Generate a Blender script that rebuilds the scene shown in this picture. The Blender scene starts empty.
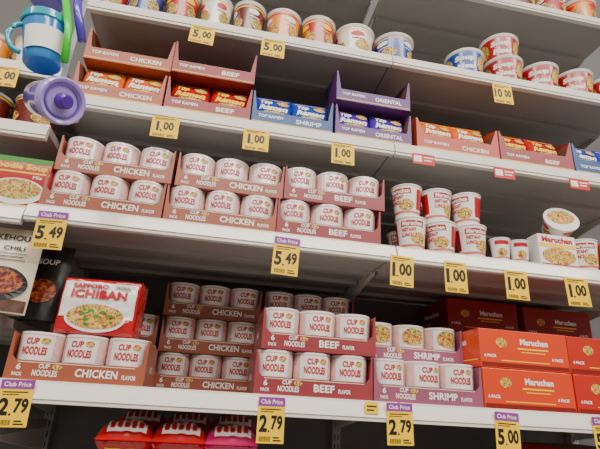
import bpy, math, random
from mathutils import Vector, Matrix, noise
random.seed(7)
C = bpy.context.scene.collection
Z0 = 1.35                      # height of the lower price shelf above the floor
S4, S3, S2, S1 = 0.0, 0.3915, 0.7125, 1.0337
# ------------------------------------------------------------------ camera
CX, CY, CZ, YAW, PIT, ROL, F = 0.5131, -1.1053, -0.0136, 0.1710, 0.3711, 0.0591, 459.5
fw = Vector((math.sin(YAW)*math.cos(PIT), math.cos(YAW)*math.cos(PIT), math.sin(PIT)))
r_ = Vector((math.cos(YAW), -math.sin(YAW), 0)); u_ = r_.cross(fw)
rt = math.cos(ROL)*r_ + math.sin(ROL)*u_; up = -math.sin(ROL)*r_ + math.cos(ROL)*u_
cd = bpy.data.cameras.new('camera'); cam = bpy.data.objects.new('camera', cd); C.objects.link(cam)
cd.sensor_width = 36; cd.lens = F/600*36; cd.clip_start = .01
cam.matrix_world = Matrix(((rt.x, up.x, -fw.x, CX), (rt.y, up.y, -fw.y, CY), (rt.z, up.z, -fw.z, CZ+Z0), (0, 0, 0, 1)))
bpy.context.scene.camera = cam
def fX(px, z, y):              # X of the point at height z, depth y seen in column px
    k = (px-300)/F; a = rt-k*fw
    return CX-((y-CY)*a.y+(z-CZ)*a.z)/a.x
def fXZ(px, py, y):            # X, Z on the plane at depth y
    k = (px-300)/F; l = -(py-224.5)/F
    a = rt-k*fw; b = up-l*fw; dy = y-CY
    det = a.x*b.z-a.z*b.x
    return CX+(-dy*a.y*b.z+a.z*b.y*dy)/det, CZ+(-a.x*b.y*dy+b.x*a.y*dy)/det
# ------------------------------------------------------------------ materials
def mat(name, c, rough=.5, var=.06, scale=30, metal=0, alpha=None, trans=0, coat=0):
    m = bpy.data.materials.new(name); m.use_nodes = True; n = m.node_tree; p = n.nodes['Principled BSDF']
    tc = n.nodes.new('ShaderNodeTexCoord'); ns = n.nodes.new('ShaderNodeTexNoise'); ns.inputs['Scale'].default_value = scale
    ns.inputs['Detail'].default_value = 3
    mx = n.nodes.new('ShaderNodeMix'); mx.data_type = 'RGBA'
    mx.inputs[6].default_value = (*[max(0, x*(1-var)) for x in c], 1); mx.inputs[7].default_value = (*[min(1, x*(1+var)) for x in c], 1)
    n.links.new(tc.outputs['Object'], ns.inputs['Vector']); n.links.new(ns.outputs['Fac'], mx.inputs[0]); n.links.new(mx.outputs[2], p.inputs['Base Color'])
    p.inputs['Roughness'].default_value = rough; p.inputs['Metallic'].default_value = metal
    if coat: p.inputs['Coat Weight'].default_value = coat; p.inputs['Coat Roughness'].default_value = .08
    if trans: p.inputs['Transmission Weight'].default_value = trans
    if alpha: p.inputs['Alpha'].default_value = alpha
    return m
def pic(name, cols, scale=60, rough=.4):
    m = bpy.data.materials.new(name); m.use_nodes = True; n = m.node_tree; p = n.nodes['Principled BSDF']
    tc = n.nodes.new('ShaderNodeTexCoord'); ns = n.nodes.new('ShaderNodeTexNoise'); ns.inputs['Scale'].default_value = scale
    ns.inputs['Detail'].default_value = 2; ns.inputs['Distortion'].default_value = .6
    cr = n.nodes.new('ShaderNodeValToRGB'); cr.color_ramp.interpolation = 'LINEAR'
    e = cr.color_ramp.elements; k = len(cols)
    pos = [.3]+[.5+(i-(k-1)/2)*.3/k+.0 for i in range(1, k)]
    e[0].position = pos[0]; e[0].color = (*cols[0], 1); e[1].position = pos[1]; e[1].color = (*cols[1], 1)
    for i in range(2, k):
        q = e.new(pos[i]); q.color = (*cols[i], 1)
    n.links.new(tc.outputs['Object'], ns.inputs['Vector']); n.links.new(ns.outputs['Fac'], cr.inputs[0]); n.links.new(cr.outputs[0], p.inputs['Base Color'])
    p.inputs['Roughness'].default_value = rough
    return m
M = dict(
 steel=mat('shelf enamel', (.76,.72,.66), .38, .05, 8), deck=mat('shelf deck', (.39,.37,.35), .42, .06, 6),
 back=mat('back panel', (.16,.15,.15), .6, .08, 5), post=mat('upright', (.36,.35,.34), .5, .05), dark=mat('dark slot', (.02,.02,.02), .8),
 floor=mat('floor tile', (.34,.32,.29), .3, .1, 3), rail=mat('price rail', (.84,.80,.73), .22, .05, 12, coat=.4),
 yellow=mat('tag yellow', (1.0,.60,.001), .55, .03), purple=mat('tag purple', (.28,.035,.31), .5, .03), ink=mat('black ink', (.008,.006,.006), .5),
 redtag=mat('tag red', (.62,.01,.01), .5), white=mat('white print', (.88,.85,.82), .5, .02),
 paper=mat('cup paper', (.90,.85,.84), .20, .03, 20, coat=.7), lidw=mat('cup lid paper', (.82,.79,.78), .35, .03, 20),
 red=mat('red ink', (.52,.008,.014), .35, .05), gold=mat('gold red band', (.62,.20,.12), .4), side=mat('pale pink side print', (.78,.50,.47), .25, .25, 90, coat=.6),
 chick=mat('chicken tray board', (.35,.090,.045), .38, .14, 14), beef=mat('beef tray board', (.29,.038,.047), .38, .14, 14),
 shrimp=mat('shrimp tray board', (.31,.09,.15), .38, .14, 14), card=mat('raw cardboard', (.20,.085,.05), .75, .12, 25), cream=mat('pale line print', (.80,.62,.50), .45),
 chickd=mat('orange display tray', (.40,.080,.023), .4, .08, 14), redd=mat('red display tray', (.30,.021,.024), .4, .08, 14),
 blued=mat('blue display tray', (.008,.070,.25), .4, .08, 14), purpd=mat('purple display tray', (.11,.028,.18), .4, .08, 14),
 orangeR=mat('orange red display tray', (.50,.055,.018), .4, .06, 14),
 pk_or=mat('orange wrapper', (.80,.13,.003), .12, .15, 40, coat=.8), pk_red=mat('red wrapper', (.48,.004,.007), .12, .15, 40, coat=.8),
 pk_blue=mat('blue wrapper', (.01,.05,.40), .12, .15, 40, coat=.8), pk_pur=mat('violet wrapper', (.07,.02,.36), .12, .15, 40, coat=.8),
 gilt=mat('yellow print', (1.0,.60,.02), .45, .03), brown=mat('brown print', (.10,.03,.012), .45), creamp=mat('cream film', (.74,.64,.48), .3, .05, 12, coat=.4),
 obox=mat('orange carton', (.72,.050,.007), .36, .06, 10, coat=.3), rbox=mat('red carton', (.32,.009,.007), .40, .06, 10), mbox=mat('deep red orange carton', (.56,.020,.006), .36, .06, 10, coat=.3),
 maroon=mat('dark detail print', (.22,.010,.006), .4),
 teal=mat('teal plastic', (.02,.40,.54), .15, coat=.5, trans=.2), sky=mat('sky blue plastic', (.05,.34,.85), .1, .04, 10, coat=.6, trans=.35), lav=mat('lavender plastic', (.22,.11,.62), .2, .04, 10, coat=.6, trans=.2),
 pale=mat('pale lavender plastic', (.46,.36,.80), .22, .04, 10, coat=.5),
 viol=mat('deep violet plastic', (.10,.02,.36), .22), lime=mat('lime plastic', (.05,.62,.03), .25), indigo=mat('indigo plastic', (.10,.05,.50), .2, coat=.5),
 wire=mat('wire', (.6,.6,.6), .3, .02, 20, 1), clear=mat('clear strip', (.6,.62,.65), .2, .02),
 blk=mat('black film', (.02,.02,.022), .3), tan=mat('tan pack', (.50,.35,.20), .5), green=mat('green print', (.05,.26,.02), .5),
 silver=mat('foil lid', (.68,.67,.66), .3, .05, 20), pinkw=mat('pink wrapper', (.55,.012,.12), .12, .15, 40, coat=.8), bluelid=mat('blue rim', (.015,.13,.45), .35),
 noodle=pic('noodle picture', [(.18,.03,.005),(.64,.25,.03),(.90,.60,.18),(.10,.22,.02)], 110),
 chili=pic('chili picture', [(.04,.003,.002),(.24,.025,.005),(.45,.13,.02)], 110),
 g_red=mat('red printed paper', (.48,.008,.008), .3, .1, 30, coat=.5), g_dark=mat('maroon printed paper', (.14,.010,.008), .3, .1, 30, coat=.5),
 g_yel=mat('amber printed paper', (.84,.26,.006), .3, .1, 30, coat=.5), g_wht=mat('white printed paper', (.84,.78,.74), .3, .05, 30, coat=.5),
 g_blu=mat('blue printed paper', (.012,.060,.34), .3, .1, 30, coat=.5), g_soup=mat('soup red printed paper', (.44,.005,.007), .3, .08, 20, coat=.5),
)
# ------------------------------------------------------------------ mesh builder
class B:
    def __init__(s): s.v = []; s.f = []; s.m = []
    def add(s, vs, fs, m=0):
        o = len(s.v); s.v += [tuple(v) for v in vs]; s.f += [tuple(i+o for i in f) for f in fs]; s.m += [m]*len(fs)
        return s
    def box(s, x0, x1, y0, y1, z0, z1, m=0):
        return s.add([(x0,y0,z0),(x1,y0,z0),(x1,y1,z0),(x0,y1,z0),(x0,y0,z1),(x1,y0,z1),(x1,y1,z1),(x0,y1,z1)],
              [(3,2,1,0),(4,5,6,7),(0,1,5,4),(1,2,6,5),(2,3,7,6),(3,0,4,7)], m)
    def prism_xz(s, p, y0, y1, m=0):      # counter-clockwise seen from the front (-Y)
        n = len(p); vs = [(x,y0,z) for x,z in p]+[(x,y1,z) for x,z in p]
        return s.add(vs, [tuple(range(n)), tuple(range(2*n-1, n-1, -1))]+[(i, i+n, (i+1)%n+n, (i+1)%n) for i in range(n)], m)
    def prism_yz(s, p, x0, x1, m=0):      # counter-clockwise seen from +X
        n = len(p); vs = [(x1,y,z) for y,z in p]+[(x0,y,z) for y,z in p]
        return s.add(vs, [tuple(range(n)), tuple(range(2*n-1, n-1, -1))]+[(i, i+n, (i+1)%n+n, (i+1)%n) for i in range(n)], m)
    def lathe(s, prof, n=32, cx=0, cy=0, mi=None):
        k = len(prof); vs = []
        for r, z in prof:
            for i in range(n):
                a = 2*math.pi*i/n; vs.append((cx+r*math.cos(a), cy+r*math.sin(a), z))
        for j in range(k-1):
            s_f = [(j*n+i, j*n+(i+1)%n, (j+1)*n+(i+1)%n, (j+1)*n+i) for i in range(n)]
            if j == 0: o = len(s.v); s.v += vs
            s.f += [tuple(q+o for q in f) for f in s_f]; s.m += [mi[j] if mi else 0]*n
        return s
    def tube(s, path, r, n=8, m=0):
        pts = [Vector(p) for p in path]; vs = []
        for i, p in enumerate(pts):
            d = (pts[min(i+1, len(pts)-1)]-pts[max(i-1, 0)]).normalized()
            a = d.cross(Vector((0,0,1)) if abs(d.z) < .9 else Vector((1,0,0))).normalized(); b = d.cross(a)
            for k in range(n):
                t = 2*math.pi*k/n; vs.append(p+r*(math.cos(t)*a+math.sin(t)*b))
        fs = [(i*n+k, i*n+(k+1)%n, (i+1)*n+(k+1)%n, (i+1)*n+k) for i in range(len(pts)-1) for k in range(n)]
        fs += [tuple(range(n-1, -1, -1)), tuple((len(pts)-1)*n+k for k in range(n))]
        return s.add(vs, fs, m)
    def grid(s, fn, nu, nv, m=0):
        vs = [fn(i/nu, j/nv) for j in range(nv+1) for i in range(nu+1)]
        return s.add(vs, [(j*(nu+1)+i, j*(nu+1)+i+1, (j+1)*(nu+1)+i+1, (j+1)*(nu+1)+i) for j in range(nv) for i in range(nu)], m)
    def build(s, name, mats, parent=None, smooth=False, bevel=0, loc=None):
        me = bpy.data.meshes.new(name); me.from_pydata(s.v, [], s.f)
        for m in (mats if isinstance(mats, (list, tuple)) else [mats]): me.materials.append(M[m] if isinstance(m, str) else m)
        me.polygons.foreach_set('material_index', s.m)
        if smooth:
            me.polygons.foreach_set('use_smooth', [True]*len(s.f))
        me.update()
        o = bpy.data.objects.new(name, me); C.objects.link(o)
        if smooth == 2:
            md = o.modifiers.new('e', 'EDGE_SPLIT'); md.split_angle = math.radians(35)
        if bevel:
            md = o.modifiers.new('bevel', 'BEVEL'); md.width = bevel; md.segments = 2; md.limit_method = 'ANGLE'
        if parent: o.parent = parent
        if loc: o.location = loc
        return o
# ------------------------------------------------------------------ things
def tag(o, label, cat, group=None):
    o['label'] = label; o['category'] = cat
    if group: o['group'] = group
    return o
def struct(o): o['kind'] = 'structure'; return o
def thing(name, label, cat, group=None):
    o = bpy.data.objects.new(name, None); C.objects.link(o); o.empty_display_size = .02
    return tag(o, label, cat, group)
def dup(root, label=None):
    def cp(o, par):
        c = o.copy(); C.objects.link(c)
        if par: c.parent = par
        for ch in kids.get(o, []): cp(ch, c)
        return c
    kids = {}
    stack = [root]
    while stack:
        o = stack.pop(); kids[o] = list(o.children); stack += kids[o]
    r = cp(root, None)
    if label: r['label'] = label
    return r
def put(o, x, y, z, rz=0, rx=0, ry=0):
    o.location = (x, y, z+Z0); o.rotation_euler = (rx, ry, rz); return o
# ------------------------------------------------------------------ lettering
_tc = {}
def glyphs(s, bold=.012):
    if (s, bold) in _tc: return _tc[(s, bold)]
    cu = bpy.data.curves.new('t', 'FONT'); cu.body = s; cu.resolution_u = 3; cu.offset = bold; cu.space_character = 1.04
    o = bpy.data.objects.new('t', cu); C.objects.link(o); bpy.context.view_layer.update()
    ev = o.evaluated_get(bpy.context.evaluated_depsgraph_get()); me = ev.to_mesh()
    vs = [(v.co.x, v.co.y) for v in me.vertices]; fs = [tuple(p.vertices) for p in me.polygons]
    ev.to_mesh_clear(); bpy.data.objects.remove(o); bpy.data.curves.remove(cu)
    x0 = min(v[0] for v in vs); x1 = max(v[0] for v in vs); y0 = min(v[1] for v in vs); y1 = max(v[1] for v in vs)
    vs = [((x-(x0+x1)/2)/(x1-x0), (y-(y0+y1)/2)/(y1-y0)) for x, y in vs]
    _tc[(s, bold)] = (vs, fs, (x1-x0)/(y1-y0)); return _tc[(s, bold)]
def flat(y): return lambda x, z: (x, y, z)
def cone(r0, r1, h, cx=0, cy=0, off=.0006, turn=0):      # wraps (x,z) round a tapering cup
    def fn(x, z):
        r = r0+(r1-r0)*z/h+off; a = x/r+turn
        return (cx+r*math.sin(a), cy-r*math.cos(a), z)
    return fn
def letters(items, fn, mt, parent, name='lettering', bold=.02, slant=0):     # items: (text, cx, cz, w, h); w None keeps the aspect
    b = B()
    for s, cx, cz, w, h in items:
        vs, fs, asp = glyphs(s, bold)
        if w is None: w = h*asp
        b.add([fn(cx+x*w+slant*z*h, cz+z*h) for x, z in vs], fs)
    return b.build(name, mt, parent)
def ell(b, cx, cz, rx, rz, fn, m=0, n=24, rings=3):
    vs = [fn(cx, cz)]
    for k in range(1, rings+1):
        for i in range(n):
            a = 2*math.pi*i/n; vs.append(fn(cx+rx*k/rings*math.cos(a), cz+rz*k/rings*math.sin(a)))
    fs = [(0, 1+i, 1+(i+1)%n) for i in range(n)]
    for k in range(rings-1):
        fs += [(1+k*n+i, 1+(k+1)*n+i, 1+(k+1)*n+(i+1)%n, 1+k*n+(i+1)%n) for i in range(n)]
    return b.add(vs, fs, m)
def rect(b, x0, x1, z0, z1, fn, m=0, n=10, nz=3):
    return b.grid(lambda u, v: fn(x0+(x1-x0)*u, z0+(z1-z0)*v), n, nz, m)
def wrap_back(x0, r0, r1, h, z0, z1, name, mt, parent, off=.0006):      # one print running round the back between the two sides of the front
    b = B()
    def fn(u, v):
        z = z0+(z1-z0)*v; r = r0+(r1-r0)*z/h+off; a0 = x0/r0; a = a0+(2*math.pi-2*a0)*u
        return (r*math.sin(a), -r*math.cos(a), z)
    b.grid(fn, 36, 3); return b.build(name, mt, parent)

# ================================================================== SETTING
BK = .58
struct(B().box(-2.5, 4.2, BK, BK+.04, 0, 3.0).build('wall_back', 'back'))
struct(B().box(-4, 6, -4, 2, -.05, 0).build('floor', 'floor'))
BX = [-.864, .05, .967, 1.884, 2.8]
def upright(x, lab):
    t = thing('shelf_upright', lab, 'upright', 'steel uprights behind the shelves')
    B().box(-.014, .014, -.03, 0, 0, 2.9).build('post', 'post', t)
    b = B()
    for k in range(70):
        for sx in (-.007, .004): b.box(sx, sx+.003, -.0306, -.03, .6+k*.03, .6+k*.03+.016)
    b.build('slots', 'dark', t)
    t.location = (x, BK-.001, 0); return t
for x, l in zip(BX[1:4], ['slotted grey steel upright behind the chili pouch and yellow tagged left bay', 'slotted grey steel upright between the beef trays and the red carton bay', 'slotted grey steel upright right of the orange noodle cartons']): upright(x, l)
def shelf(x0, x1, z, lab, depth=.545):
    t = thing('store_shelf', lab, 'shelf', 'metal store shelves')
    t.location = ((x0+x1)/2, 0, z+Z0); w = (x1-x0)/2-.002
    b = B().box(-w, w, .004, depth, -.022, -.001)
    for k in range(1, 4): b.box(-w*.98, w*.98, k*depth/4+.03, k*depth/4+.06, -.034, -.022)
    b.build('deck', 'deck', t)
    for s in (-1, 1):
        B().prism_yz([(.18,-.022),(.18,-.03),(depth,-.085),(depth,-.022)], s*w-.004 if s > 0 else s*w, s*w if s > 0 else s*w+.004).build('bracket', 'steel', t)
    B().prism_yz([(.004,.002),(-.004,.002),(-.004,-.001),(-.013,-.036),(-.013,-.043),(.004,-.043)], -w, w).build('front_lip', 'steel', t, bevel=.0012)
    B().prism_yz([(-.006,-.004),(-.0075,-.004),(-.0155,-.034),(-.014,-.034)], -w, w).build('price_channel', 'rail', t)
    return t
shelf(BX[1], BX[2], S4, 'lowest priced middle shelf under the chicken and beef cup noodle trays')
shelf(BX[2], BX[3], S4, 'lowest priced right shelf under shrimp tray and orange cartons')
shelf(BX[1], BX[2], S3, 'middle shelf holding the double stacked chicken and beef cup trays')
shelf(BX[2], BX[3], S3, 'right shelf holding loose white noodle cups and small boxes')
shelf(BX[1], BX[2], S2, 'middle shelf holding red, blue and purple noodle packet display trays')
shelf(BX[2], BX[3], S2, 'right shelf with small red tags under packet trays')
shelf(BX[1], BX[2], S1, 'upper middle shelf holding a row of assorted noodle bowls')
shelf(BX[2], BX[3], S1, 'upper right shelf holding red soup bowls above ten dollar tag')
shelf(BX[1], BX[2], 1.48, 'shelf above the row of assorted noodle bowls')
zr = fXZ(550, 9, 0)[1]
shelf(BX[2], BX[3], zr, 'topmost right shelf carrying a few bowls at the corner')
L1, L2, L3, L4 = [fXZ(a, b, 0)[1] for a, b in ((5, 60), (20, 122), (12, 206), (15, 313))]
for z, l in ((L1, 'left bay shelf behind the hanging drinking cups'), (L2, 'left bay shelf under the dark meal bowls'), (L3, 'left bay shelf under the red soup mix box'), (L4, 'left bay shelf under the cream chili pouch')):
    shelf(BX[0], BX[1], z, l)
S5 = -.31
shelf(BX[0], BX[1], -.1, 'lower left bay shelf beyond the bottom chicken tray')
shelf(BX[1], BX[2], S5, 'dark lower shelf under the red noodle multipacks')
shelf(BX[2], BX[3], S5, 'dark lower right shelf under the dark red cartons')

# ================================================================== CUP TRAYS
W, H, D = .284, .1, .19
CH, R0, R1 = .0985, .0450, .0467
def make_cup(pm='paper', shrimp=False):
    R = lambda k: R0+(R1-R0)*k
    c = B().lathe([(0,0),(R0-.002,0),(R0,.003),(R(.36),CH*.38),(R(.37),CH*.40),(R(.93),CH*.935),(R(.94),CH*.952),(R(.98),CH*.975),(R1,CH-.003),(R1,CH),(0,CH)], 32, mi=[0,0,0,1,0,1,0,0,0,0]).build('noodle_cup', [pm, 'gold'], smooth=2)
    B().lathe([(0,CH),(R1-.0004,CH),(R1-.0004,CH+.0006),(0,CH+.0008)], 32).build('lid', 'lidw', c)
    letters([('CUP', -.006, .0790, .028, .0140), ('NOODLES', 0, .0590, .054, .0170)], cone(R0, R1, CH, off=.0009), 'red', c, bold=.04)
    wrap_back(.038, R0, R1, CH, .042, .091, 'side_print', 'side', c)
    b = B(); ell(b, .021, .0800, .010, .0065, cone(R0, R1, CH, off=.0009)); b.build('small_picture', 'noodle', c)
    if shrimp:
        b = B(); ell(b, .0, .068, .031, .023, cone(R0, R1, CH, off=.0014)); b.build('food_picture', 'noodle', c)
    return c
def make_tray(cm, text, label, shrimp=False):
    t = thing('cup_noodle_tray', label, 'noodle tray', 'six cup noodle trays')
    w = W/2; lip = H*.40
    p = [(-w,0),(w,0),(w,H*.97),(w-.004,H*.97),(w-.008,lip+.010),(w-.018,lip),(-w+.018,lip),(-w+.008,lip+.010),(-w+.004,H*.97),(-w,H*.97)]
    b = B().box(-w, w, 0, D, 0, .0015)
    b.prism_xz(p, 0, .0010).prism_xz(p, D-.0010, D)
    for s in (-1, 1): b.box(*((-w, -w+.0010) if s < 0 else (w-.0010, w)), .0010, D-.0010, .0015, H*.97)
    body = b.build('tray_body', cm, t)
    y = flat(-.0007); tw = .0125*len(text)
    letters([('CUP', -.066, .0300, .022, .0095), ('NOODLES', -.062, .0160, .050, .0125), (text, -.002+tw/2, .021, tw, .0170), ('FLAVOR', .006+tw+.016, .0170, .030, .0095), ('6', -.116, .027, .009, .013), ('PACK', -.116, .012, .020, .0075)], y, 'white', body, bold=.03)
    b = B(); rect(b, -w+.022, w-.022, lip-.004, lip-.0022, y, 0, 2, 1); b.build('pale_line', 'cream', body)
    b = B(); ell(b, -.040, .0295, .010, .0055, y); b.build('small_picture', 'noodle', body)
    letters([('6 PACK', D/2, .04, .05, .016)], lambda x, z: (-w-.0007, D-x, z), 'white', body)
    letters([('6 PACK', D/2, .04, .05, .016)], lambda x, z: (w+.0007, x, z), 'white', body)
    c0 = make_cup(shrimp=shrimp); first = True
    for yy in (.0480, .1418):
        for xx in (-.0935, 0, .0935):
            c = c0 if first else dup(c0); first = False
            c.parent = t; c.location = (xx, yy, .002); c.rotation_euler.z = random.uniform(-.14, .14)
    return t
protos = {}
def tray(kind, x0, y, z, label, rz=0):     # x0 = left edge
    k = {'c': ('chick', 'CHICKEN'), 'b': ('beef', 'BEEF'), 's': ('shrimp', 'SHRIMP')}[kind[0]]
    if kind not in protos:
        protos[kind] = make_tray(k[0], k[1], label, kind == 's2'); t = protos[kind]
    else: t = dup(protos[kind], label)
    return put(t, x0+W/2, y, z+.0005, rz)
HS = .1025
xa = fX(38, S3, .004); xb = max(xa+W+.002, fX(162, S3, .004)); xc = xb+W+.002
tray('c', xa, .002, S3, 'lower orange chicken cup tray by the left 5.49 tag')
tray('c', xb, .004, S3, 'lower orange chicken cup tray between left chicken and beef stacks')
tray('b', xc, .002, S3, 'lower pinkish red beef cup tray above the right 5.49 tag')
xa2 = fX(53, S3+H, .01); xb2 = max(xa2+W+.002, fX(174, S3+H, .01)); xc2 = xb2+W+.002
tray('c', xa2, .010, S3+HS, 'upper orange chicken cup tray at the left end of its shelf')
tray('c', xb2, .012, S3+HS, 'upper orange chicken cup tray beside upper beef tray')
tray('b', xc2, .006, S3+HS, 'upper pinkish red beef cup tray below the purple packet trays')
xA = .094; tray('c', xA, .004, 0, 'front orange chicken cup tray beneath the white and red noodle multipack')
yb = .29
xs = fX(156, H, yb)
tray('c', xs, yb, 0, 'bottom chicken cup tray of the set back stack of three')
tray('c', xs+.004, yb, HS, 'middle chicken cup tray of the set back stack of three')
tray('c', xs+.002, yb, 2*HS, 'topmost chicken cup tray of the set back stack of three')
for k, l in enumerate(['bottom chicken cup tray behind the front chicken tray', 'chicken cup tray peeking out behind the noodle multipack']): tray('c', xs-W-.006, yb, k*HS, l)
xB = .620
tray('b', xB, .004, 0, 'bottom front beef cup tray above the middle 2.79 tag')
tray('b', xB+.010, .010, HS, 'beef cup tray stacked on the front bottom beef tray')
xt = xs+W+.012
for k, l in enumerate(['lowest beef cup tray hidden behind the front beef stack', 'second beef cup tray behind the front beef stack', 'topmost set back beef cup tray above the front beef stack']): tray('b', xt, yb, k*HS, l)
xS = xB+W+.003
tray('s1', xS, .004, 0, 'front mauve shrimp cup tray beside the orange cartons')
tray('s2', xS+.003, .090, HS, 'upper mauve tray of cups with noodle pictures behind shrimp tray')

# ================================================================== ORANGE CARTONS
def make_carton(cm, label, w=.258, h=.098, d=.235):
    t = thing('noodle_carton', label, 'carton', 'cartons of instant noodle cups')
    body = B().box(-w/2, w/2, 0, d, 0, h).build('carton_body', cm, t, bevel=.0015)
    f = flat(-.0006)
    letters([('Maruchan', .030, .070, .082, .016), ('6 PACK', .095, .030, .034, .008), ('6 PACK', -.100, .030, .034, .008)], f, 'white', body, bold=.04)
    sd = lambda x, z: (-w/2-.0006, d-x, z)
    letters([('Maruchan', d/2, .068, .11, .018), ('6 PACK', d*.35, .040, .05, .011)], sd, 'white', body, bold=.04)
    b = B(); rect(b, -.02, .07, .050, .054, f); rect(b, -.01, .06, .042, .0445, f); rect(b, -.07, .07, .018, .0205, f); rect(b, .01, d-.01, .018, .021, sd)
    b.build('stripe', 'gilt', body)
    b = B(); rect(b, -w/2+.003, w/2-.003, .003, .013, f); b.build('dark_band', 'maroon', body)
    b = B(); ell(b, -.066, .064, .016, .013, f); b.build('food_picture', 'noodle', body)
    return t
xo = xS+W+.004
ca = make_carton('obox', 'lower orange carton beside the shrimp tray'); put(ca, xo+.129, .006, .0005)
put(dup(ca, 'upper orange carton with its long side showing beside shrimp cups'), xo+.129, .008, .1)
cm_ = make_carton('mbox', 'lower red orange carton cut off by the right picture edge'); put(cm_, xo+.129+.262, .006, .0005)
put(dup(cm_, 'upper red orange carton at the right end of the front row'), xo+.129+.264, .014, .1)
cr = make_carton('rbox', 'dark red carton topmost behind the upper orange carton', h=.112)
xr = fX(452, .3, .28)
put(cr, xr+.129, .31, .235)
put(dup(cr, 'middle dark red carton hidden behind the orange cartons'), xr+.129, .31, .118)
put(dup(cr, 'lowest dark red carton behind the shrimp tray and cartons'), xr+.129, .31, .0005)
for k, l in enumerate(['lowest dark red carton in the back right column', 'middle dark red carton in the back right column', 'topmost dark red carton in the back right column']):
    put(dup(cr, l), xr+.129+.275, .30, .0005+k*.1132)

# ================================================================== PACKET DISPLAY TRAYS
def pillow(w, h, t, cr=0.0):
    def th(x, z):
        a = max(0, 1-abs(2*x/w)**4); e = min(1, max(0, (h/2-abs(z)-.006)/(h*.28)))
        k = .0006+t/2*a**.6*math.sin(e*math.pi/2)**.8
        if cr: k += cr*e*a*(noise.noise(Vector((x*70+t*300, z*55, 3.1)))-.3)
        return k
    return th
def make_packet(cm, label, w=.108, h=.122, t=.027, words=('Top', 'Ramen')):
    th = pillow(w, h, t, .0045)
    o = thing('noodle_packet', label, 'noodle packet', 'ramen packets in display trays')
    b = B()
    b.grid(lambda u, v: ((u-.5)*w, -th((u-.5)*w, (v-.5)*h), v*h), 32, 34)
    b.grid(lambda u, v: ((.5-u)*w, th((.5-u)*w, (v-.5)*h), v*h), 14, 16)
    body = b.build('wrapper', cm, o, smooth=True)
    f = lambda x, z: (x, -th(x, z-h/2)-.0020, z)
    letters([(words[0], -.022, h*.74, w*.34, .021), (words[1], .002, h*.555, w*.76, .022)], f, 'white' if cm != 'pk_red' else 'gilt', body, bold=.06, slant=.25)
    b = B(); ell(b, .028, h*.75, w*.17, h*.09, f); ell(b, .008, h*.36, w*.38, h*.09, f); b.build('food_picture', 'noodle', body)
    b = B(); rect(b, -w*.42, w*.42, h*.885, h*.92, f); b.build('stripe', 'gilt', body)
    return o
PH = .128                     # pitch of stacked packet trays
def make_dtray(cm, text, label, w=.235, d=.15, tall=False, wide=False):
    t = thing('display_tray', label, 'display tray', 'cardboard display trays')
    x = w/2; lp = .040 if not wide else .050; h = .122; hb = .155 if tall else .122; e = .014 if not wide else .026
    b = B().box(-x, x, 0, d, 0, .002)
    b.prism_xz([(-x,.002),(x,.002),(x,h*.86),(x-.004,h*.86),(x-e,lp),(-x+e,lp),(-x+.004,h*.86),(-x,h*.86)], 0, .0016)
    b.prism_xz([(-x,.002),(x,.002),(x,hb-.01),(x-.01,hb),(-x+.01,hb),(-x,hb-.01)], d-.002, d)
    sp = [(.0016,.002),(d-.002,.002),(d-.002,hb-.012),(d*.8,h+(hb-h)*.3),(.05,h),(.0016,h*.86)]
    b.prism_yz(sp, -x, -x+.0016).prism_yz(sp, x-.0016, x)
    body = b.build('tray_body', cm, t)
    B().box(-x+.002, x-.002, d-.0036, d-.0021, .003, hb-.004).build('inner_liner', 'card', t)
    for s in (-1, 1): B().box(*((-x+.0018, -x+.0026) if s < 0 else (x-.0026, x-.0018)), .004, d-.004, .003, h*.84).build('side_liner', 'card', t)
    letters([(text, w*.20, .021, min(w*.36, .0125*len(text)), .0145), ('TOP RAMEN', -w*.27, .025, w*.3, .010)], flat(-.0006), 'white', body, bold=.03)
    b = B(); rect(b, -x+.004, x-.004, .004, .0065, flat(-.0006)); b.build('stripe', 'gilt', body)
    return t
pk = {}
def packets(kind, xc, y, z, labels, n=3, lean=.26, cols=2, sp=.111, step=.032, y0=.024):
    cm = {'o': 'pk_or', 'r': 'pk_red', 'b': 'pk_blue', 'p': 'pk_pur'}[kind]
    for r in range(n):
        for c in range(cols):
            lab = labels[c]+(' in front' if r == 0 else ', %s behind the front packet' % ('second' if r == 1 else 'third'))
            if kind not in pk: pk[kind] = make_packet(cm, lab); o = pk[kind]
            else: o = dup(pk[kind], lab)
            put(o, xc+(c-(cols-1)/2)*sp+random.uniform(-.0005, .0005), y+y0+r*step, z+.006, rx=-lean, ry=random.uniform(-.015, .015))
def dt(cm, text, x0, y, z, label, **k):
    t = make_dtray(cm, text, label, **k); w = k.get('w', .235)
    put(t, x0+w/2, y, z+.0005); return x0+w/2
yy = .0
x = fX(163, S2, yy)
c = dt('redd', 'BEEF', x, yy, S2, 'lower red beef display tray between orange and blue trays')
packets('r', c, yy, S2, ['red beef noodle packet, left column of the red tray', 'red beef noodle packet, right column of the red tray'])
dt('redd', 'BEEF', x+.002, yy+.004, S2+PH, 'upper empty red display tray on the red beef tray', tall=True)
x2 = x-.237-.003
c = dt('chickd', 'CHICKEN', x2, yy, S2, 'lower orange chicken display tray left of the red beef tray')
packets('o', c, yy, S2, ['orange chicken packet, left column of leftmost orange tray', 'orange chicken packet, right column of leftmost orange tray'])
dt('chickd', 'CHICKEN', x2+.004, yy+.01, S2+PH, 'upper empty orange display tray on the chicken tray', tall=True)
x3 = x+.235+.004
c = dt('blued', 'SHRIMP', x3, yy, S2, 'blue display tray beside the red beef tray')
packets('b', c, yy, S2, ['blue noodle packet, left column of the middle blue tray', 'blue noodle packet, right column of the middle blue tray'])
x4 = x3+.235+.008
c = dt('purpd', 'ORIENTAL', x4, yy, S2, 'lower purple display tray above the rightmost 1.00 tag of its shelf')
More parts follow.
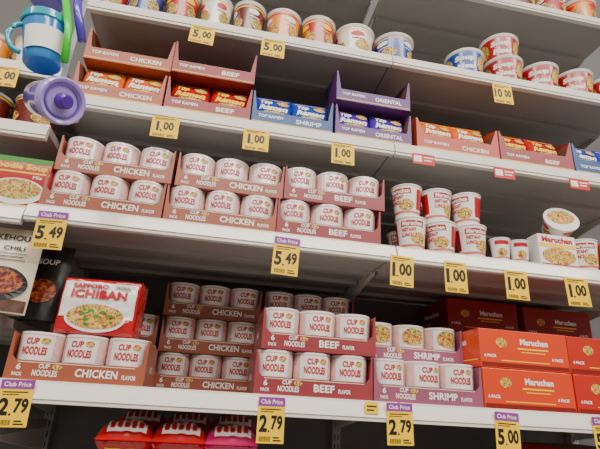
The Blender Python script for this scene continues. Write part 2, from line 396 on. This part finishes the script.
packets('p', c, yy, S2, ['violet noodle packet, left column of the purple tray', 'violet noodle packet, right column of the purple tray'])
dt('purpd', 'ORIENTAL', x4+.002, yy+.006, S2+PH, 'upper empty purple display tray on the purple tray', tall=True)
x5 = max(fX(417, S2+.03, yy), x4+.24)
c = dt('orangeR', 'CHICKEN', x5, yy, S2, 'orange red chicken display tray right of the purple trays', w=.27, wide=True)
packets('o', c+.004, yy, S2+.010, ['orange packet, left column of the orange red tray', 'orange packet, right column of the orange red tray'], n=3, lean=.28, step=.033)
x6 = x5+.274
c = dt('redd', 'BEEF', x6, yy, S2, 'red display tray between orange red and right blue tray', w=.255, wide=True)
packets('r', c, yy, S2+.008, ['red packet, left column of the right bay red tray', 'red packet, right column of the right bay red tray'], n=3, lean=.28, step=.033)
x7 = x6+.259
c = dt('blued', 'SHRIMP', x7, yy, S2, 'blue display tray at the right picture edge', w=.255, wide=True)
packets('b', c, yy, S2+.008, ['blue packet, left column of the far right tray', 'blue packet, right column of the far right tray'], n=3, lean=.28, step=.033)

# ================================================================== BOWLS
def make_bowl(r, h, gm, lm, label, name='noodle_bowl', words=None, cat='noodle bowl', grp='noodle bowls on the upper shelves', tb=.78, logo='white', pics=True):
    t = thing(name, label, cat, grp)
    rb = r*tb; R = lambda z: rb+(r*.96-rb)*z/h
    B().lathe([(0,.003),(rb*.86,.003),(rb*.9,0),(rb,0),(R(h*.5),h*.5),(R(h-.010),h-.010),(r*.985,h-.008),(r,h-.006),(r,h-.001),(0,h-.001)], 40).build('bowl_body', 'paper', t, smooth=2)
    B().lathe([(R(h*.02)+.0008,h*.02),(R(h*.5)+.0008,h*.5),(R(h-.0105)+.0008,h-.0105)], 40).build('printed_sleeve', gm, t, smooth=True)
    B().lathe([(r*.97,h-.001),(r+.0015,h-.004),(r+.0015,h),(r*.9,h+.001),(0,h+.001)], 40).build('lid', lm, t, smooth=2)
    if pics:
        bl, bp = B(), B()
        for k in range(4):
            fn = cone(rb, r*.96, h, off=.0020, turn=k*math.pi/2+.3)
            ell(bl, -.002, h*.66, r*.34, h*.09, fn); rect(bl, -r*.30, r*.36, h*.47, h*.50, fn)
            fn2 = cone(rb, r*.96, h, off=.0024, turn=k*math.pi/2+.62)
            ell(bp, .0, h*.27, r*.42, h*.18, fn2)
        bl.build('printed_logo', logo, t); bp.build('food_picture', 'noodle', t)
        B().lathe([(R(h*.80)+.0012,h*.80),(R(h*.845)+.0012,h*.845)], 40).build('rim_stripe', 'gilt' if gm != 'g_yel' else 'red', t)
    if words: letters(words, cone(rb, r*.96, h, off=.0022), 'white', t, bold=.06, slant=.15)
    return t
rows = [(112,.050,.105,'g_red','lidw','small red and white bowl nearest the hanging drinking cups','white'),(146,.050,.10,'g_blu','bluelid','blue rimmed bowl second from left on the bowl shelf','white'),
 (178,.050,.105,'g_red','lidw','red printed bowl behind the left 5.00 tag','gilt'),(209,.050,.105,'g_wht','lidw','white and red bowl right of the left 5.00 tag','red'),
 (242,.051,.105,'g_dark','silver','dark brown and red bowl left of the yellow bowls','white'),(275,.056,.10,'g_yel','lidw','yellow bowl directly above the right 5.00 tag','white'),
 (306,.056,.10,'g_red','silver','red and yellow bowl between yellow and wide white bowl','gilt'),(341,.066,.095,'g_wht','lidw','wide white and red bowl with flat white lid','red'),
 (384,.068,.092,'g_blu','silver','wide silver rimmed bowl with blue print at the bay joint','white')]
px_ = None
for px, r, h, g, l, lab, lg in rows:
    X = fX(px, S1+.05, .045)
    if px_ is not None: X = max(X, px_[0]+px_[1]+r+.003)
    put(make_bowl(r, h, g, l, lab, logo=lg), X, r*.82, S1+.0005, rz=random.uniform(-.4, .4)); px_ = (X, r)
sw = [('Soup', 0, .056, .066, .024), ('Meal', .004, .028, .060, .020)]
def soup(label, g='g_soup', lid='silver'):
    t = make_bowl(.066, .092, g, lid, label, 'soup_bowl', sw, 'soup bowl', tb=.76, pics=False, grp='soup bowls on the upper right shelf')
    b = B()
    for tn in (1.15, -1.15, 2.6): ell(b, 0, .045, .026, .030, cone(.066*.76, .066*.96, .092, off=.0020, turn=tn))
    b.build('food_picture', 'noodle', t)
    return t
sb = soup('lower red soup bowl beneath another red soup bowl')
X5 = fX(505, S1, .055)
put(sb, X5, .054, S1+.0005, rz=-.6)
put(dup(sb, 'red soup bowl stacked on top of another soup bowl'), X5-.004, .056, S1+.0945, rz=-.5)
put(dup(sb, 'red soup bowl second from left in the lower row'), X5+.138, .054, S1+.0005, rz=-.65)
put(dup(sb, 'red soup bowl third in the lower row near the right edge'), X5+.276, .054, S1+.0005, rz=-.7)
put(dup(sb, 'red soup bowl beyond the right picture edge'), X5+.414, .054, S1+.0005, rz=-.6)
put(soup('blue printed soup bowl left of the red soup bowls', 'g_blu', 'lidw'), X5-.145, .058, S1+.0005, rz=-.5)
for k, (g, lab, lg) in enumerate([('g_dark', 'dark printed bowl on the topmost right shelf', 'white'), ('g_red', 'red and white bowl second on the topmost right shelf', 'white'), ('g_yel', 'yellow bowl at the corner of the topmost right shelf', 'red')]):
    put(make_bowl(.062, .09, g, 'lidw', lab, logo=lg), fX(520, zr, .05)+k*.130, .05, zr+.0005)

# ================================================================== LOOSE CUPS + BOXES, right bay of middle shelf
def make_lcup(label, r0=.034, r1=.044, h=.098, name='instant_noodle_cup', grp='loose instant noodle cups on the right shelf', small=False):
    t = thing(name, label, 'noodle cup', grp)
    B().lathe([(0,0),(r0-.002,0),(r0,.002),(r0+(r1-r0)*.12,h*.12),(r0+(r1-r0)*.20,h*.20),(r0+(r1-r0)*.88,h*.88),(r1,h-.003),(r1+.002,h-.002),(r1+.002,h),(0,h)], 28, mi=[0,0,0,1,0,0,0,0,0]).build('cup_body', ['paper', 'gold'], t, smooth=2)
    B().lathe([(r1+.0018,h),(r1+.0018,h+.0008),(0,h+.0012)], 28).build('lid', 'lidw', t)
    f = cone(r0, r1, h)
    b = B(); rect(b, -.034*r1/.044, .034*r1/.044, h*.72, h*.89, cone(r0, r1, h, off=.0005), 0, 14, 2); b.build('red_band', 'g_red', t)
    if not small:
        letters([('Maruchan', 0, h*.805, .060, .013)], cone(r0, r1, h, off=.0012), 'white', t, bold=.04)
        letters([('INSTANT', -.010, h*.62, .042, .011), ('LUNCH', -.014, h*.47, .032, .011)], f, 'red', t, bold=.05)
        wrap_back(.042, r0, r1, h, h*.26, h*.89, 'side_print', 'g_red', t)
    b = B(); ell(b, .018 if not small else 0, h*.38, r1*.50, h*.17, cone(r0, r1, h, off=.0010)); b.build('food_picture', 'noodle', t)
    return t
lc = make_lcup('lower loose white noodle cup nearest the beef trays')
q = fX(411, S3, .05)
put(lc, q, .046, S3+.0005, rz=-.3)
for dx, y, z, rz, l in [(.093,.050,0,-.9,'lower white noodle cup second from the beef trays'),(.02,.16,0,-.4,'white noodle cup standing behind the lowest loose cup'),(.120,.16,0,.4,'white noodle cup standing behind the second loose cup'),(.07,.165,.1005,.2,'white noodle cup on top at the back of the loose group'),
    (.186,.046,0,-.1,'lower white noodle cup nearest the small back row'),(-.008,.05,.1005,-.9,'upper white noodle cup left end of the loose group'),(.086,.052,.1005,0.2,'upper white noodle cup in the middle of the loose group'),(.180,.050,.1005,-1.1,'upper white noodle cup right end of the loose group')]:
    put(dup(lc, l), q+dx, y, S3+z+.0005, rz=rz)
sc = make_lcup('leftmost small printed cup of the low row beside the loose noodle cups', .022, .028, .068, 'small_noodle_cup', 'low row of small printed cups', True)
xk = q+.186+.080
put(sc, xk, .030, S3+.0005, rz=-.3)
nbx = fX(537, S3, .03)
kk = 1
while xk+kk*.0605 < nbx-.032 and kk < 6:
    put(dup(sc, ['', 'second', 'third', 'fourth', 'fifth', 'sixth'][kk]+' small printed cup from the left in the low row'), xk+kk*.0605, .030, S3+.0005, rz=-.2-.1*kk); kk += 1
def make_nbox(label, w=.125, h=.1, d=.05, cm='paper', tm='red'):
    t = thing('noodle_box', label, 'noodle box', 'upright noodle boxes')
    body = B().box(-w/2, w/2, 0, d, 0, h).build('box_body', cm, t, bevel=.003)
    f = flat(-.0006)
    b = B(); rect(b, -w*.48, w*.48, h*.60, h*.72, f); b.build('yellow_band', 'gilt', body)
    letters([('Maruchan', 0, h*.84, w*.80, .018)], f, tm, body, bold=.05)
    b = B(); rect(b, -w*.48, w*.48, h*.02, h*.10, f); b.build('red_band', 'red', body)
    b = B(); ell(b, 0, h*.34, w*.44, h*.25, flat(-.001)); b.build('food_picture', 'noodle', body)
    return t
nb = make_nbox('upright white, yellow and red noodle box with noodle picture')
put(nb, nbx+.0625, .01, S3+.0005)
put(make_nbox('orange red noodle box cut off by the right picture edge', cm='obox', tm='white'), nbx+.125+.095+.07, .015, S3+.0005)
put(dup(lc, 'white noodle cup between the two upright noodle boxes'), nbx+.125+.05, .046, S3+.0005, rz=-.6)
tb_ = make_bowl(.050, .055, 'g_wht', 'lidw', 'noodle bowl tipped on its side on the upright noodle box', 'tipped_noodle_bowl', None, 'noodle bowl', None, logo='red')
b = B(); ell(b, 0, .006, .040, .030, lambda x, z: (x, z, .0565)); b.build('food_picture', 'noodle', tb_)
put(tb_, nbx+.125, .085, S3+.146, rx=1.15, rz=-.25)

# ================================================================== NOODLE MULTIPACK on the front chicken tray
def make_multi(label, w=.178, h=.132, d=.10):
    t = thing('noodle_multipack', label, 'noodle multipack')
    def bump(x, z): return .0040*noise.noise(Vector((x*28, 0, z*30)))+.0012*noise.noise(Vector((x*70, 4, z*75)))
    def edge(a): return max(0, 1-abs(a)**8)**.3
    def fr(x, z, off=0):       # crinkled front face
        k = edge(2*x/w)*edge(2*(z/h)-1)
        return (x, -.004*k+.014*(1-k)-bump(x, z)*k-off, z)
    b = B(); b.grid(lambda u, v: fr((u-.5)*w, v*h), 72, 56)
    def side(s): return lambda u, v: (s*(w/2+.003*math.sin(math.pi*u)*edge(2*v-1)+.003*noise.noise(Vector((u*5, v*6, s)))*math.sin(math.pi*u)), .014+u*(d-.028), v*h)
    b.grid(side(1), 14, 20); b.grid(side(-1), 14, 20)
    b.grid(lambda u, v: ((.5-u)*w, d-.014*(1-edge(2*u-1)*edge(2*v-1)), v*h), 20, 20)
    b.grid(lambda u, v: ((u-.5)*w, .014+v*(d-.028), h+.003*math.sin(math.pi*v)*math.sin(math.pi*u)), 16, 8)
    b.grid(lambda u, v: ((u-.5)*w, .014+v*(d-.028), 0), 2, 2)
    b.build('wrapper', 'pk_red', t, smooth=2)
    y = lambda off: (lambda x, z: fr(x, z, off))
    b = B(); rect(b, -w*.46, w*.46, h*.30, h*.92, y(.0010), 0, 60, 40); b.build('white_panel', 'paper', t)
    b = B(); ell(b, .0, h*.30, w*.38, h*.25, y(.0022), rings=14, n=48); b.build('bowl_rim', 'paper', t)
    b = B(); ell(b, .0, h*.32, w*.35, h*.21, y(.0034), rings=14, n=48); b.build('food_picture', 'noodle', t)
    b = B()
    for cx_, cz_ in ((-.030,.36),(-.012,.42),(.015,.40),(.034,.33),(.002,.32),(-.02,.26)): ell(b, cx_, h*cz_, .0065, .0035, y(.0044), n=10, rings=1)
    b.build('greens_picture', 'green', t)
    letters([('SAPPORO', -.022, h*.845, .080, .0105), ('ICHIBAN', 0, h*.705, .125, .020)], y(.0042), 'red', t, bold=.05)
    letters([('ORIGINAL', .050, h*.845, .036, .007)], y(.0042), 'ink', t)
    return t
mp = make_multi('white and red noodle multipack resting on the front chicken tray')
put(mp, fX(51, H, .04)+.089, .03, .104, rz=-.05)

# ================================================================== LEFT BAY GOODS
def carton_simple(name, label, cat, w, h, d, cm):
    t = thing(name, label, cat); return t, B().box(-w/2, w/2, 0, d, 0, h).build('box_body', cm, t, bevel=.002)
t, body = carton_simple('soup_mix_box', 'red soup mix box with a bowl picture in the left bay', 'soup box', .17, .130, .05, 'pk_red')
b = B(); rect(b, -.085, .085, .116, .130, flat(-.0006)); b.build('green_band', 'green', body)
b = B(); rect(b, -.085, .085, .088, .092, flat(-.0006)); rect(b, -.085, .085, .000, .006, flat(-.0006)); b.build('yellow_band', 'gilt', body)
letters([('Noodle Soup', .012, .104, .135, .019)], flat(-.0006), 'gilt', body, bold=.05); letters([('Mix', .06, .080, .022, .009)], flat(-.0006), 'white', body)
b = B(); ell(b, .02, .040, .064, .034, flat(-.0008)); b.build('bowl_picture', 'white', body)
b = B(); ell(b, .02, .045, .056, .026, flat(-.0012)); b.build('food_picture', 'noodle', body)
put(t, fX(41, L3, .01)-.085, .004, L3+.0005)
def make_pouch(label, cm, w=.15, h=.2, d=.05):
    t = thing('food_pouch', label, 'pouch')
    th = lambda u, v: .0008+d/2*(1-abs(2*u-1)**3)*(1-v)**.6+.0025*noise.noise(Vector((u*6, v*7, 1)))*(1-v)
    b = B(); b.grid(lambda u, v: ((u-.5)*w, d/2-th(u, v), v*h), 24, 28); b.grid(lambda u, v: ((.5-u)*w, d/2+th(u, v), v*h), 14, 16)
    b.add([(-w/2,d/2,0),(0,0,0),(w/2,d/2,0),(0,d,0)], [(0,1,2,3)])
    body = b.build('pouch_body', cm, t, smooth=True)
    return t, body, (lambda x, z: (x, d/2-th(x/w+.5, z/h)-.0028, z))
t, body, f = make_pouch('cream chili pouch with black lettering in the left bay', 'creamp')
letters([('SMOKEHOUSE', .0, .176, .135, .014), ('CHILI', .02, .150, .045, .011)], f, 'ink', body, bold=.02)
b = B(); rect(b, -.01, .05, .136, .1375, f); rect(b, -.01, .045, .128, .130, f); rect(b, -.01, .05, .120, .122, f); b.build('fine_print', 'ink', body)
b = B(); rect(b, -.073, .073, .004, .030, f, 0, 24, 6); b.build('brown_band', 'brown', body)
b = B(); ell(b, .01, .064, .058, .040, lambda x, z: (x, f(x, z)[1]-.0004, z)); b.build('bowl_picture', 'blk', body)
b = B(); ell(b, .01, .068, .048, .030, lambda x, z: (x, f(x, z)[1]-.0012, z)); b.build('food_picture', 'chili', body)
put(t, fX(34, L4+.1, .02)-.075, .01, L4+.0005)
t, body, f = make_pouch('black food pouch right of the cream chili pouch', 'blk', w=.1, h=.19)
b = B(); ell(b, .0, .07, .034, .03, f); b.build('food_picture', 'chili', body)
letters([('SOUP', 0, .145, .05, .014)], f, 'white', body)
put(t, fX(47, L4, .03)-.05, .09, L4+.0005)
xm = fX(34, L2, .055)
for k, (g, lab) in enumerate([('g_dark', 'dark meal bowl nearest the bay edge on the left'), ('g_dark', 'dark meal bowl cut off by the left picture edge')]):
    put(make_bowl(.058, .085, g, 'blk', lab, 'meal_bowl', None, 'meal bowl', 'meal bowls in the left bay', logo='tan'), min(xm, -.012)-k*.121, .05, L2+.0005)
for k, (g, lm, lab, lg) in enumerate([('g_wht', 'tan', 'tan lidded bowl behind the blue drinking cup', 'g_dark'), ('g_yel', 'tan', 'tan lidded bowl at the upper left picture edge', 'white')]):
    put(make_bowl(.05, .085, g, lm, lab, 'meal_bowl', None, 'meal bowl', 'meal bowls in the left bay', logo=lg), min(fX(28, L1, .05), -.01)-k*.104, .045, L1+.0005)

# ================================================================== HANGING CUPS
yh = -.34
def make_sippy(name, label, body, lidm, r=.042, h=.085, spout='viol', patch=None, ring='viol', handle=None, hs=1):
    t = thing(name, label, 'drinking cup', 'hanging plastic drinking cups')
    B().lathe([(0,0),(r*.72,0),(r*.8,.004),(r*.86,h*.45),(r*.98,h*.9),(r,h),(0,h)], 36).build('cup_body', body, t, smooth=2)
    B().lathe([(r*1.02,h-.004),(r*1.06,h-.002),(r*1.06,h+.012),(r*.98,h+.016),(r*.86,h+.014),(r*.80,h+.010),(0,h+.010)], 36, ).build('lid', lidm, t, smooth=2)
    B().lathe([(r*.78,h+.0102),(r*.76,h+.013),(r*.70,h+.013),(r*.68,h+.0102)], 36).build('lid_ring', ring, t, smooth=2)
    B().lathe([(r*.36,h+.010),(r*.33,h+.026),(r*.24,h+.030),(0,h+.030)], 24).build('spout', spout, t, smooth=2)
    if patch:
        b = B(); rect(b, -r*.9, r*.9, h*.2, h*.72, cone(r*.80, r, h, off=.0022), 0, 14, 3); b.build('paper_label', patch, t)
    if handle:
        pts = [(hs*(r*.88+.022*math.sin(a)), -.01, h*.50+.030*math.cos(a)) for a in [math.pi*k/12 for k in range(13)]]
        B().tube(pts, .005, 10).build('handle', handle, t, smooth=True)
    return t
def at(px, py): return fXZ(px, py, yh)
a = at(46, -2); put(make_sippy('drinking_cup', 'indigo drinking cup at the top of the hanging strip', 'indigo', 'viol'), a[0], yh, a[1]-.01, rz=.3, ry=.1)
a = at(42, 66); put(make_sippy('drinking_cup', 'sky blue drinking cup with white label on the hanging strip', 'sky', 'teal', patch='white', handle='teal', hs=-1, r=.040), a[0], yh, a[1], rz=.3, ry=-.15)
rx_, rz_ = 1.95, .85
a = at(62, 98); dv = Vector((math.sin(rz_)*math.sin(rx_), -math.cos(rz_)*math.sin(rx_), math.cos(rx_)))*.095
s = put(make_sippy('drinking_cup', 'lavender drinking cup with pale round lid facing out', 'lav', 'pale', r=.041, h=.080, ring='lav', handle='viol'), a[0]-dv.x, yh+.01-dv.y, a[1]-dv.z, rx=rx_, rz=rz_)
a = at(69, 72); a2 = at(70, 12)
tag(B().tube([(a[0], yh-.03, a[1]+Z0), ((a[0]+a2[0])/2+.006, yh-.03, (a[1]+a2[1])/2+Z0), (a2[0], yh-.03, a2[1]+Z0)], .007, 12).build('hanging_strap', 'lime', smooth=True), 'lime green plastic strap beside the sky blue drinking cup', 'strap')
a = at(84, 46); a2 = at(80, -8)
tag(B().tube([(a[0], yh-.015, a[1]+Z0), ((a[0]+a2[0])/2-.004, yh-.015, (a[1]+a2[1])/2+Z0), (a2[0], yh-.015, a2[1]+Z0)], .008, 12).build('hanging_strap', 'indigo', smooth=True), 'indigo plastic strap right of the lime green strap', 'strap')
a = at(50, 80); cs = thing('clip_strip', 'clear merchandising strip holding the hanging drinking cups', 'clip strip')
B().box(-.005, .005, 0, .0015, .03, 1.44-a[1]).build('strip', 'clear', cs)
B().tube([(0, .001, 1.44-a[1]), (0, .1, 1.445-a[1]), (0, .281, 1.436-a[1])], .002).build('hook', 'wire', cs)
cs.location = (a[0], yh+.046, a[1]+Z0)

# ================================================================== LOWER SHELF BAGS (lying in piles)
mpk = {}
def bag(kind, x, y, z, lab, rz=0):
    if kind not in mpk:
        w_, h_, t_ = .121, .115, .076; th = pillow(w_, h_, t_, .010)
        t = thing('noodle_bag', lab, 'noodle bag', 'noodle bags on the dark lower shelf')
        c_ = .0375
        b = B(); b.grid(lambda u, v: ((u-.5)*w_, v*h_, c_+th((u-.5)*w_, (v-.5)*h_)), 32, 32)
        b.grid(lambda u, v: ((.5-u)*w_, v*h_, c_-th((.5-u)*w_, (v-.5)*h_)), 32, 32)
        body = b.build('wrapper', kind, t, smooth=True)
        tp = lambda x, y: (x, y, c_+th(x, y-h_/2)+.0016)
        b = B(); rect(b, -w_*.32, w_*.36, .014, .034, tp, 0, 20, 10); rect(b, -w_*.2, w_*.3, .040, .060, tp, 0, 16, 8); b.build('white_panel', 'paper', body)
        tp2 = lambda x, y: (x, y, c_+th(x, y-h_/2)+.0030)
        b = B()
        for j in range(5): rect(b, -.034+j*.015, -.024+j*.015, .018, .030, tp2, 0, 4, 4)
        b.build('red_logo', 'red', body)
        b = B(); ell(b, .0, .078, .036, .016, tp, rings=5); b.build('food_picture', 'noodle', body)
        dn = lambda x, y: (x, y, c_-th(x, y-h_/2)-.0016)
        b = B(); b.grid(lambda u, v: dn((.5-u)*w_*.6, .012+v*.022), 16, 8); b.build('lower_panel', 'gilt', body)
        mpk[kind] = t
    else: t = dup(mpk[kind], lab)
    put(t, x, y, z, rz); return t
for px, cm, cn, pos in [(124, 'pk_red', 'red', 'left'), (178, 'pk_red', 'red', 'middle'), (230, 'pinkw', 'pink', 'right')]:
    X = fX(px, -.12, .05)
    for k in range(3):
        bag(cm, X, .01+.006*k, S5+.001+k*.0815, '%s %s bag in the front %s pile on the dark lower shelf' % (['lowest', 'middle', 'topmost'][k], cn, pos), rz=random.uniform(-.02, .02))
    for k in range(3):
        bag(cm, X+.012, .17, S5+.001+k*.090, '%s %s bag in the rear %s pile on the dark lower shelf' % (['lowest', 'middle', 'topmost'][k], cn, pos), rz=random.uniform(-.02, .02))
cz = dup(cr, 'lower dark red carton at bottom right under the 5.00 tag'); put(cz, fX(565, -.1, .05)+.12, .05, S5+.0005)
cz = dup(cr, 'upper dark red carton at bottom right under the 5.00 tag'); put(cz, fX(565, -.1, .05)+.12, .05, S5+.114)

# ================================================================== PRICE TAGS
def make_tag(price, label, w, h, head=False, name='price_tag'):
    t = thing(name, label, 'price tag', 'yellow shelf price tags')
    B().box(-w/2, w/2, 0, .0008, -h/2, h/2).build('card', 'yellow', t)
    f = flat(-.0005); top = h/2
    if head:
        hb = h*.20; b = B(); rect(b, -w/2, w/2, top-hb, top, f, 0, 1, 1); b.build('header', 'purple', t)
        letters([('Club Price', 0, top-hb/2, w*.8, hb*.5)], flat(-.0009), 'white', t); top -= hb
    hh_ = top+h/2; mz = top-hh_*.47
    a, c = price.split('.')
    hA = hh_*.46; ga = glyphs(a, .05)[2]*hA*.92; gc = glyphs(c, .05)[2]*hA*.78*.9; dot = w*.08; tot = ga+gc+dot*2.0
    k = min(1, w*.86/tot); ga *= k; gc *= k; dot *= k; x0 = -(ga+gc+dot*2)/2
    its = [(a, x0+ga/2, mz, ga, hA), ('.', x0+ga+dot, mz-hA*.44, dot, dot), (c, x0+ga+dot*2+gc/2, mz+hA*.06, gc, hA*.86)]
    letters(its, f, 'ink', t, name='price_print', bold=.04)
    b = B()
    for k in range(14): rect(b, -w*.4+k*w*.03, -w*.4+k*w*.03+w*(.012 if k % 3 else .02), -h/2+h*.04, -h/2+h*.15, f, 0, 1, 1)
    rect(b, w*.1, w*.4, -h/2+h*.05, -h/2+h*.08, f, 0, 1, 1); rect(b, w*.1, w*.33, -h/2+h*.11, -h/2+h*.14, f, 0, 1, 1)
    rect(b, -w*.4, w*.35, top-hh_*.10, top-hh_*.07, f, 0, 1, 1); rect(b, -w*.4, w*.1, top-hh_*.16, top-hh_*.14, f, 0, 1, 1)
    b.build('fine_print', 'ink', t)
    return t
tags = [(202,35,'5.00',.070,.060,0,'5.00 tag under the small bowls on the bowl shelf'),(273,48,'5.00',.070,.064,0,'5.00 tag under the yellow bowls'),
 (503,94,'10.00',.068,.072,0,'10.00 tag under the red soup bowls'),
 (165,127,'1.00',.070,.062,0,'1.00 tag under the orange and red display trays'),(256,140,'1.00',.070,.064,0,'1.00 tag under the blue display tray'),(343,154,'1.00',.066,.064,0,'1.00 tag under the purple display tray'),
 (50,230,'5.49',.066,.092,1,'5.49 tag under the leftmost chicken trays'),(286,256,'5.49',.066,.098,1,'5.49 tag between chicken and beef trays'),
 (402,271,'1.00',.064,.082,0,'1.00 tag under the loose noodle cups nearest the beef trays'),(456,277,'1.00',.064,.084,0,'second 1.00 tag right of the beef trays'),(517,285,'1.00',.068,.080,0,'third 1.00 tag right of the beef trays'),(578,292,'1.00',.072,.080,0,'1.00 tag nearest the right edge on the cup shelf'),
 (14,403,'2.79',.064,.090,1,'2.79 tag under the front chicken tray'),(271,420,'2.79',.060,.094,1,'2.79 tag under the front beef stack'),(400,424,'2.79',.064,.090,1,'2.79 tag under the shrimp tray'),(508,434,'5.00',.064,.096,1,'5.00 tag under the orange cartons'),(606,438,'5.00',.064,.096,1,'5.00 tag cut off at the lower right corner'),
 (4,76,'5.00',.064,.060,0,'5.00 tag on the left bay shelf by the hanging cups')]
for px, py, pr, w, h, hd, lab in tags:
    X, Zt = fXZ(px, py, -.0163)
    put(make_tag(pr, 'yellow '+lab, w, h, hd), X, -.0163, Zt, ry=random.uniform(-.04, .04), rz=0)
X, Zt = fXZ(372, 408, -.018)
st = thing('small_shelf_tag', 'small yellow tag between the beef tray and shrimp tray price tags', 'price tag')
B().box(-.016, .016, 0, .0008, -.013, .013).build('card', 'yellow', st); b = B(); rect(b, -.012, .012, .002, .005, flat(-.0005)); rect(b, -.012, .006, -.006, -.003, flat(-.0005)); b.build('fine_print', 'ink', st)
put(st, X, -.0163, Zt)
for px, py, lab in [(424,159,'small red and white tag nearest the purple trays'),(505,173,'small red and white tag between orange red and red trays'),(580,184,'small red and white tag near the right picture edge')]:
    X, Zt = fXZ(px, py, -.018)
    t = thing('sale_tag', lab, 'sale tag', 'small red sale tags')
    B().box(-.034, .034, 0, .0008, -.017, .017).build('card', 'redtag', t)
    b = B(); rect(b, -.030, -.006, -.010, .010, flat(-.0005)); rect(b, .0, .03, .004, .008, flat(-.0005)); rect(b, .0, .024, -.006, -.002, flat(-.0005)); b.build('print', 'white', t)
    put(t, X, -.0163, Zt)

# ================================================================== LIGHT
w = bpy.data.worlds.new('store air'); bpy.context.scene.world = w; w.use_nodes = True
w.node_tree.nodes['Background'].inputs[0].default_value = (1, .94, .87, 1); w.node_tree.nodes['Background'].inputs[1].default_value = .28
for y, e in ((-1.8, 145), (-3.4, 115)):
    l = bpy.data.lights.new('ceiling_light', 'AREA'); l.shape = 'RECTANGLE'; l.size = 6; l.size_y = .4; l.energy = e; l.color = (1, .94, .85)
    o = bpy.data.objects.new('ceiling_light', l); C.objects.link(o); o.location = (.8, y, 3.6); o.rotation_euler = (.35, 0, 0)
